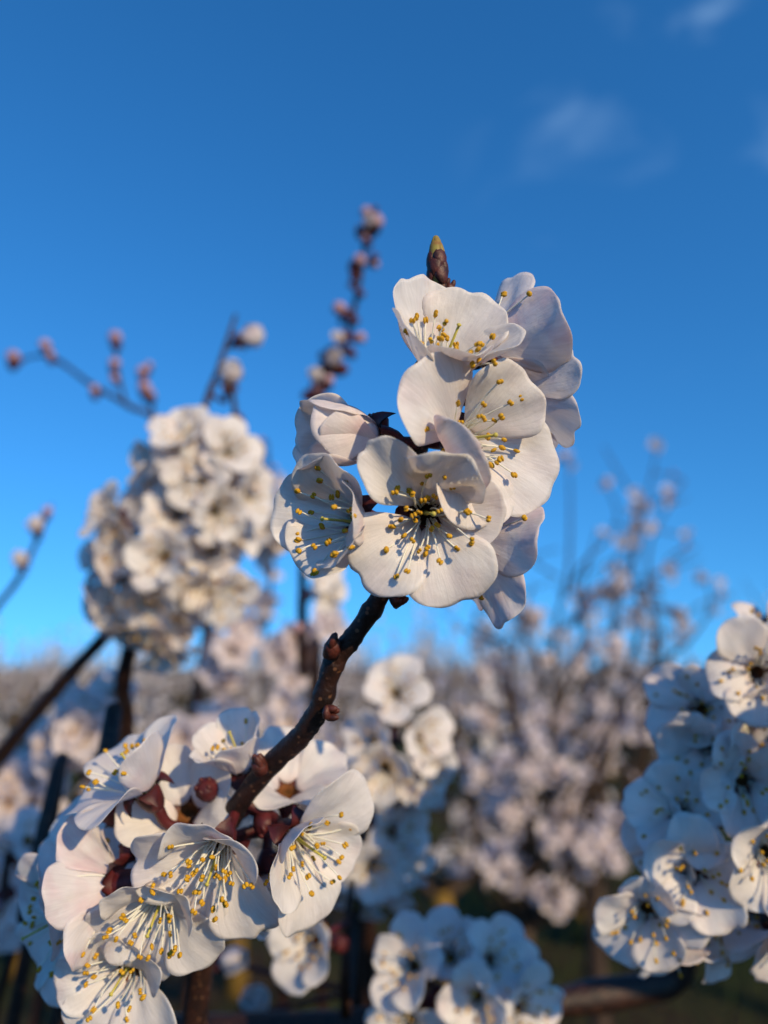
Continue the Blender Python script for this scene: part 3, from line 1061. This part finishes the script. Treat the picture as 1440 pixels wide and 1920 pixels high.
for a in ((330, 1000, .31, (.0, .0, 1)), (270, 1060, .305, (-.3, -.1, .9)), (390, 1030, .31, (.5, .1, .8)), (245, 1140, .31, (-.4, -.3, .8)), (355, 860, .30, (0, .3, .9)), (400, 900, .305, (.4, .1, .9)), (325, 1160, .31, (.1, -.5, .8)), (290, 940, .31, (-.5, .2, .8)), (200, 1050, .32, (-.8, .2, .5))):
    S.mid(a[0], a[1], a[2] * 1.16, a[3], scale=1.10)
S.mid(452, 640, .400, (.8, .3, .3), 'closed')
S.mid(428, 722, .390, (.2, .7, .4), 'closed')
S.bud(448, 785, .378, (.8, .5, .2), .006)
for a in ((345, 880), (325, 940), (240, 990), (415, 905), (300, 1150), (260, 1095)):
    S.bud(a[0], a[1], .352, (.1, .2, .8), .0048)

# two sprays in the middle, on one upright stem
S = Branch('blossoming_branch', 'upright spray of sunlit white blossoms blurred beside the lower right of the focused stem', LB, [
    [(Vector((-.02, .62, -.05)), .016), (at(690, 2100, .46), .006), (at(680, 1720, .36), .0034), (at(700, 1520, .335), .0027), (at(735, 1400, .33), .0022), (at(745, 1320, .33), .0016)]], seed=12, group=G)
for a in ((742, 1300, .315, (.0, .5, .8)), (705, 1390, .310, (-.5, .2, .8)), (782, 1385, .312, (.6, .3, .7)), (722, 1440, .305, (-.1, -.1, 1)), (790, 1450, .312, (.6, -.1, .8)),
          (690, 1450, .318, (-.8, 0, .5)), (765, 1500, .318, (.5, -.5, .6)), (735, 1560, .315, (.4, .3, .8)), (655, 1600, .318, (-.7, .0, .7)), (700, 1620, .308, (.1, -.2, 1)),
          (750, 1600, .315, (.6, -.2, .8)), (680, 1670, .318, (-.3, -.7, .6)), (640, 1560, .325, (-.8, .4, .4)), (725, 1650, .318, (.2, -.7, .6))):
    S.mid(*a)
for a in ((742, 1340), (735, 1500), (700, 1545)):
    S.bud(a[0], a[1], .316, (.1, .2, .8), .005)

# the blue shaded spray at the right edge
S = Branch('blossoming_branch', 'large spray of white blossoms in blue shade on a red brown branch at the right', LB, [
    [(Vector((.62, .42, -.05)), .020), (Vector((.42, .32, .85)), .011), (at(1700, 1800, .25), .0060), (at(1500, 1600, .222), .0038), (at(1400, 1480, .215), .0030), (at(1390, 1330, .212), .0026), (at(1440, 1180, .212), .0020), (at(1500, 1030, .215), .0014)],
    [(at(1500, 1600, .222), .0030), (at(1420, 1720, .212), .0026), (at(1320, 1700, .208), .0022), (at(1260, 1660, .206), .0018)]], seed=13, group=G)
for a in ((1300, 1632, .192, (-.30, .1, .9), 20), (1212, 1705, .196, (-.45, -.25, .8), 10), (1275, 1525, .200, (-.5, .5, .7), 30), (1392, 1462, .194, (-.1, .1, 1), 40), (1436, 1600, .186, (.1, .0, 1), 5),
          (1315, 1330, .212, (-.7, .3, .6), 0), (1325, 1395, .204, (-.7, -.2, .7), 15), (1420, 1260, .196, (-.2, .3, .9), 50), (1405, 1350, .200, (-.1, -.2, .9), 33), (1350, 1720, .205, (.2, -.6, .7), 18),
          (1460, 1420, .196, (.5, .1, .8), 3), (1250, 1745, .204, (.1, -.8, .6), 25), (1470, 1730, .195, (.2, -.3, .9), 12), (1455, 1220, .208, (.2, .7, .6), 44), (1470, 1520, .205, (.6, -.1, .7), 9), (1262, 1590, .205, (-.8, .0, .4), 9)):
    S.mid(a[0], a[1], a[2], a[3], 'open', a[4])
for a in ((1370, 1320), (1345, 1530), (1420, 1690), (1330, 1515)):
    S.bud(a[0], a[1], .203, (-.4, .3, .7), .005)
# unseen stem and blossoms added to this branch to keep the sun off the rest
bk = random.Random(6)
link('stem', (lambda mb: (mb.tube(*(lambda q: ([p - S.base for p in q[0]], q[1]))(spline([(at(1700, 1800, .25), .005), (at(2100, 1650, .19), .004), (at(2150, 1400, .145), .003), (at(2250, 1100, .12), .002)], 7)), 8), mb)[1])(MB()).mesh('stem', [BARK]), S.root)
S.pts += [(p, .003) for p in spline([(at(1700, 1800, .25), .005), (at(2100, 1650, .19), .004), (at(2150, 1400, .145), .003), (at(2250, 1100, .12), .002)], 7)[0]]
for i in range(18):
    t = bk.random()
    S.mid(0, 0, 0, pos=at(2120 + bk.uniform(-190, 190), 980 + 760 * t + bk.uniform(-40, 40), .118 + .05 * t + bk.uniform(-.012, .012)), waxis=cv(bk.uniform(-.4, .8), bk.uniform(-.3, .6), bk.uniform(.2, 1)))

# the small spray at the bottom, and the dark bough it sits on
S = Branch('blossoming_branch', 'low spray of blossoms with dark red calyxes on a dark horizontal bough at the bottom', LB, [
    [(Vector((.75, .62, -.05)), .020), (Vector((.55, .48, .95)), .012), (at(1500, 1800, .32), .0070), (at(1250, 1845, .315), .0066), (at(1040, 1880, .305), .0062), (at(820, 1905, .30), .0058), (at(560, 1925, .31), .0056), (at(280, 1930, .33), .005), (at(60, 1990, .35), .004)]], seed=14, group=G, mat=BARK)
for a in ((775, 1810, .252, (-.5, .5, .7)), (918, 1800, .258, (.35, .6, .7)), (895, 1868, .248, (-.1, .2, 1)), (975, 1888, .252, (.5, .1, .8)), (768, 1912, .255, (-.4, .0, .9)), (845, 1795, .268, (-.1, .8, .5)), (925, 1930, .250, (.2, -.3, .9)), (850, 1920, .256, (0, -.2, .9))):
    S.mid(*a)
for a in ((822, 1868), (805, 1885), (845, 1880)):
    S.bud(a[0], a[1], .262, (-.1, .4, .8), .006)

# small lower sprays below the middle
S = Branch('blossoming_branch', 'thin dark stem with one bluish blossom turned away and a few buds, low centre', LB, [
    [(Vector((-.05, .50, -.05)), .012), (at(660, 2150, .34), .004), (at(648, 1900, .28), .0024), (at(650, 1760, .275), .0018), (at(660, 1650, .28), .0012)]], seed=15, group=G)
S.mid(592, 1762, .255, (-.45, .1, .8))
S.bud(640, 1770, .268, (.6, .2, .5), .005)
S.mid(418, 1800, .33, (.3, .2, .3), 'closed')
S.mid(470, 1888, .34, (.3, .5, .3), 'closed')

# the tall budded shoot
rb = random.Random(9)
S = Branch('budding_shoot', 'tall slender shoot of purplish unopened buds rising into the blue sky', 'shoot', [
    [(Vector((-.22, .85, -.05)), .012), (at(560, 1600, .52), .0045), (at(566, 1250, .47), .0034), (at(568, 1060, .46), .0030), (at(585, 880, .46), .0027), (at(590, 750, .46), .0024), (at(640, 660, .46), .0020), (at(668, 560, .46), .0018), (at(684, 460, .46), .0015), (at(690, 405, .46), .0010)]], seed=16)
for px, py, s in ((690, 405, .0062), (705, 425, .0055), (678, 430, .0062), (690, 450, .005), (668, 495, .0055), (700, 480, .005), (668, 545, .0050), (640, 585, .0055), (672, 600, .0052), (655, 628, .0058), (622, 655, .0062), (640, 690, .0066),
                  (606, 690, .0064), (592, 735, .0060), (615, 720, .006), (575, 740, .0054), (655, 660, .005), (600, 770, .005), (570, 1120, .006), (560, 1180, .005)):
    S.bud(px + rb.uniform(-5, 5), py, .455, (rb.uniform(-.8, .8), rb.uniform(.2, .9), rb.uniform(0, .6)), s * rb.uniform(.75, 1.1), rb.choice(('red', 'red', 'pink')))
for a in ((590, 1065, .44, (.5, .2, .7)), (545, 1010, .45, (-.6, .4, .5)), (505, 985, .44, (-.4, .3, .8)), (560, 985, .45, (-.2, .4, .8)), (605, 1110, .45, (.6, .1, .7)), (515, 1030, .45, (-.7, -.1, .5))):
    S.mid(*a)
for i in range(16):
    t_ = i / 15
    p_ = S.pts[int(len(S.pts) * (.62 + .37 * t_))][0]
    o_ = cv(rb.uniform(-1, 1), rb.uniform(-.2, .8), rb.uniform(-.2, .8))
    S.bud(0, 0, 0, pos=p_ + o_ * .007, waxis=o_, size=rb.uniform(.003, .0052), kind=rb.choice(('red', 'pink', 'red')))
S.mid(640, 640, .452, (-.4, .3, .6), 'closed', scale=.6)
S.mid(600, 715, .452, (-.4, .5, .6), 'closed', scale=.75)
S.mid(620, 680, .452, (.3, .3, .7), 'closed', scale=.8)
S.mid(690, 425, .452, (.1, .3, .7), 'closed', scale=.7)

# thin arching twig at far left
S = Branch('budding_twig', 'thin arching twig with sparse pale buds reaching left above the white spray', 'twig', [
    [(Vector((-.55, 1.0, -.05)), .012), (at(330, 1500, .70), .006), (at(360, 1000, .66), .0034), (at(300, 805, .62), .0026), (at(240, 760, .61), .0024), (at(170, 720, .61), .0020), (at(90, 668, .62), .0015), (at(20, 682, .63), .0008)],
    [(at(235, 757, .61), .0014), (at(222, 700, .61), .0013), (at(216, 640, .61), .0008)],
    [(at(300, 805, .62), .0014), (at(278, 745, .62), .0014), (at(270, 690, .62), .0008)]], seed=17)
for px, py, s in ((24, 678, .009), (88, 655, .008), (95, 672, .006), (178, 738, .007), (217, 642, .009), (214, 690, .008), (218, 715, .006), (272, 735, .009), (268, 705, .008), (280, 690, .005), (285, 745, .006)):
    S.bud(px, py, .61, (rb.uniform(-.5, .3), .9, .3), s * .8, 'pink')

# grey budded twig at the left edge
S = Branch('budding_twig', 'short twig with two fat grey buds and a fine tip leaning at the left edge', 'twig', [
    [(Vector((-.75, .95, -.05)), .012), (at(-150, 1500, .62), .006), (at(-40, 1200, .58), .0028), (at(35, 1085, .56), .0022), (at(75, 1000, .56), .0016), (at(98, 945, .56), .0008)]], seed=18)
for px, py in ((42, 1060), (70, 995)):
    S.mid(px, py, .55, (.1, .6, .4), 'closed', scale=.95)
S.bud(88, 965, .555, (.2, .9, .2), .005, 'pink')


# sprays a little further off, blossoms one mesh each
def small_blossom(seed):
    rs = random.Random(seed)
    mb = MB()
    mb.lathe(CUP_PROF, 8, 2); mb.lathe(CUP_IN, 8, 3)
    base = [rs.choice(PETALS_MID) for _ in range(5)]
    for i in range(5):
        Mx = Matrix.Rotation(R(72 * i + rs.uniform(-8, 8)), 4, 'Z') @ Matrix.Rotation(R(rs.uniform(-18, 14)), 4, 'Y')
        me = base[i]
        nv = 11 * 11
        vs = [Mx @ v.co for v in me.vertices[:nv]]
        fs = [tuple(p.vertices) for p in me.polygons if p.material_index == 0 and max(p.vertices) < nv]
        mb.add(vs, fs, 0)
    for i in range(16):
        az = i * 2.4; pol = R(rs.uniform(5, 50)); L = rs.uniform(.006, .011)
        Mx = Matrix.Rotation(az, 4, 'Z') @ Matrix.Translation((.002, 0, 0)) @ Matrix.Rotation(pol, 4, 'Y')
        mb.blob(Mx @ Vector((0, 0, L)), .0007, .0007, .0009, None, 4, 3, 1)
    return mb.mesh('blossom', [PETAL_IN, ANTH, CALYX, CUPIN])


SMALL = [small_blossom(i) for i in range(6)]


def auto_spray(label, path, n, seed, name='blossoming_branch', spread=.010, tmin=.35, group=G, buds=.15, cat=LB):
    S = Branch(name, label, cat, [path], seed=seed, group=group, seg=7, per=6)
    rnd = random.Random(seed)
    N = len(S.pts)
    for i in range(n):
        t = tmin + (1 - tmin) * rnd.random()
        p, r = S.pts[min(N - 1, int(t * N))]
        o = Vector((rnd.gauss(0, 1), rnd.gauss(0, 1), rnd.gauss(0, .8))).normalized()
        if rnd.random() < buds:
            S.bud(0, 0, 0, pos=p + o * (r + .004), waxis=o, size=rnd.uniform(.004, .0055), kind='pink')
            continue
        q = p + o * (r + .0055 + abs(rnd.gauss(0, spread * .6)))
        ax = (o + Vector((0, -.35, .1))).normalized()
        M = flower_frame(q, ax) @ Matrix.Rotation(rnd.uniform(0, 6), 4, 'Z') @ Matrix.Scale(rnd.uniform(.85, 1.08), 4)
        S.part('blossom', rnd.choice(SMALL), M)
    return S


SP = [
    ('blurred sunlit spray of cream blossoms just behind the upper left of the lower cluster', [(-.42, .62), (120, 1640, .50), (150, 1430, .43), (185, 1330, .43)], 25, .5),
    ('soft white spray low at the left edge behind the lower cluster', [(-.62, .70), (-30, 1700, .55), (30, 1540, .47), (60, 1440, .46)], 22, .5),
    ('blurred spray with a few blossoms between the white spray and the focused stem', [(-.28, .95), (380, 1650, .70), (410, 1380, .62), (430, 1230, .60), (445, 1150, .60)], 25, .45),
    ('bluish blurred spray behind the top of the lower cluster', [(-.20, .75), (360, 1700, .58), (385, 1440, .52), (375, 1370, .52)], 16, .5),
    ('warm lit spray behind the middle of the focused stem', [(-.12, 1.0), (540, 1650, .74), (545, 1350, .66), (540, 1215, .66), (600, 1170, .67)], 32, .4),
    ('spray of white blossoms seen between the focused stem and the upright spray', [(.02, .9), (600, 1800, .60), (590, 1480, .52), (585, 1400, .52)], 16, .5),
    ('faint spray low in the left corner in shade', [(-.60, .55), (-40, 1990, .42), (0, 1720, .36), (15, 1600, .35)], 14, .5),
    ('blurred wand of pinkish blossoms standing close behind the left cup blossom', [(-.05, 1.3), (500, 1500, 1.0), (510, 1050, .95), (500, 830, .95)], 28, .35),
    ('pale wand far right with a fine tip above the shaded spray', [(1.0, 1.6), (1440, 1600, 1.5), (1420, 1250, 1.45), (1400, 1150, 1.45)], 25, .4),
]
for i, (lab, pth, nb, tm) in enumerate(SP):
    path = [(Vector((pth[0][0], pth[0][1], -.05)), .009)] + [(at(*q), .0034 - .0009 * k) for k, q in enumerate(pth[1:])]
    auto_spray(lab, path, nb, 300 + i, tmin=tm)

# bare stems at the lower left corner
for i, (lab, pth) in enumerate((('dark reddish stem standing at the lower left corner', [(-.34, .40), (10, 1990, .30), (45, 1720, .27), (110, 1560, .26), (150, 1500, .255)]),
                                ('dark stem leaning out from below the lower cluster', [(-.27, .36), (100, 1990, .24), (140, 1850, .215), (180, 1750, .20)]),)):
    Branch('bare_stem', lab, 'stem', [[(Vector((pth[0][0], pth[0][1], -.05)), .014)] + [(at(*q), .0030 - .0004 * k) for k, q in enumerate(pth[1:])]], seed=70 + i)

# the young tree whose wands stand against the sky, right of the branch in focus
rw = random.Random(21)
fork = at(1110, 1620, 1.66)
paths = [[(Vector((fork.x + .02, fork.y + .02, -.05)), .030), (Vector((fork.x, fork.y + .01, .5)), .026), (fork, .022)]]
for (mx, my, ex, ey, dd) in ((1040, 1200, 1066, 850, 1.62), (1095, 1180, 1132, 900, 1.70), (1150, 1210, 1186, 925, 1.55), (1200, 1180, 1234, 836, 1.66), (1230, 1200, 1268, 930, 1.60), (1240, 1260, 1325, 1085, 1.58),
                             (1010, 1250, 985, 980, 1.55), (960, 1290, 905, 1120, 1.62), (930, 1380, 835, 1270, 1.60), (1050, 1350, 1120, 990, 1.50), (1180, 1380, 1215, 1110, 1.75), (1000, 1400, 940, 1190, 1.75),
                             (960, 1500, 860, 1420, 1.55), (1010, 1560, 890, 1600, 1.50), (1190, 1480, 1260, 1330, 1.50), (1210, 1560, 1240, 1500, 1.45), (1060, 1480, 1010, 1330, 1.45), (1130, 1470, 1160, 1290, 1.42), (1090, 1560, 1030, 1500, 1.40)):
    mid_ = at(mx, my, (dd + 1.66) / 2)
    paths.append([(fork, .010), (mid_.lerp(fork, .5) + Vector((rw.uniform(-.05, .05), 0, 0)), .0085), (mid_, .0052), (mid_.lerp(at(ex, ey, dd), .35) + Vector((rw.uniform(-.05, .05), 0, 0)), .0040), (mid_.lerp(at(ex, ey, dd), .7) + Vector((rw.uniform(-.05, .05), 0, 0)), .0028), (at(ex, ey, dd), .0012)])
    for _ in range(3):      # side twigs
        a_ = mid_.lerp(at(ex, ey, dd), rw.uniform(.0, .7))
        paths.append([(a_, .0032), (a_ + Vector((rw.uniform(-.09, .09), rw.uniform(-.06, .06), rw.uniform(.0, .06))), .0026), (a_ + Vector((rw.uniform(-.15, .15), rw.uniform(-.06, .06), rw.uniform(.04, .16))), .0014)])
S = Branch('apricot_sapling', 'young tree with dark upright wands and scattered cream blossoms, right of the focused branch', 'tree', paths, seed=31, seg=6, per=5, mat=BARKTREE)
start = len(spline(paths[0], 5)[0])
for i in range(170):
    p, r = S.pts[rw.randrange(start, len(S.pts))]
    high = p.z > 1.62
    for _ in range(rw.choice((1, 2, 3, 4)) if high else rw.choice((1, 2, 4, 5))):
        o = Vector((rw.gauss(0, 1), rw.gauss(0, 1), rw.gauss(0, .8))).normalized()
        if high and rw.random() < .3:
            S.bud(0, 0, 0, pos=p + o * (r + .006), waxis=o, size=rw.uniform(.006, .008), kind='pink')
        else:
            S.part('blossom', rw.choice(SMALL), flower_frame(p + o * (r + .007 + rw.random() * .016), (o + Vector((.15, -.3, .15))).normalized()) @ Matrix.Rotation(rw.uniform(0, 6), 4, 'Z'))

# a second young tree, nearer, whose crown fills the space right of the stem
fork = at(985, 1740, 1.22)
paths = [[(Vector((fork.x + .03, fork.y + .03, -.05)), .022), (Vector((fork.x, fork.y + .01, .6)), .018), (fork, .013)]]
for (ex, ey, dd) in ((850, 1235, 1.20), (930, 1215, 1.12), (1010, 1260, 1.26), (1100, 1200, 1.18), (1190, 1290, 1.15), (1230, 1420, 1.12), (1195, 1560, 1.08), (1090, 1450, 1.05), (985, 1400, 1.08), (880, 1430, 1.10), (840, 1560, 1.12),
                     (930, 1600, 1.05), (1060, 1620, 1.02), (1150, 1100, 1.30), (1000, 1090, 1.30), (1270, 1210, 1.28)):
    e_ = at(ex, ey, dd)
    paths.append([(fork, .0060), (fork.lerp(e_, .35) + Vector((rw.uniform(-.04, .04), rw.uniform(-.03, .03), 0)), .0050), (fork.lerp(e_, .7) + Vector((rw.uniform(-.04, .04), 0, rw.uniform(-.02, .03))), .0036), (e_, .0016)])
    for _ in range(2):
        a_ = fork.lerp(e_, rw.uniform(.45, .9))
        paths.append([(a_, .0022), (a_ + Vector((rw.uniform(-.05, .05), rw.uniform(-.04, .04), rw.uniform(.0, .04))), .0019), (a_ + Vector((rw.uniform(-.10, .10), rw.uniform(-.05, .05), rw.uniform(.02, .10))), .0011)])
S = Branch('apricot_sapling', 'nearer young tree with clumps of white blossoms filling the space below the wands', 'tree', paths, seed=33, seg=6, per=6, mat=BARKTREE)
start = len(spline(paths[0], 6)[0])
for i in range(95):
    p, r = S.pts[rw.randrange(start, len(S.pts))]
    if (p - fork).length < .10:
        continue
    for _ in range(rw.choice((1, 2, 3, 4))):
        o = Vector((rw.gauss(0, 1), rw.gauss(0, 1), rw.gauss(0, .8))).normalized()
        S.part('blossom', rw.choice(SMALL), flower_frame(p + o * (r + .007 + rw.random() * .012), (o + Vector((.15, -.4, .2))).normalized()) @ Matrix.Rotation(rw.uniform(0, 6), 4, 'Z'))
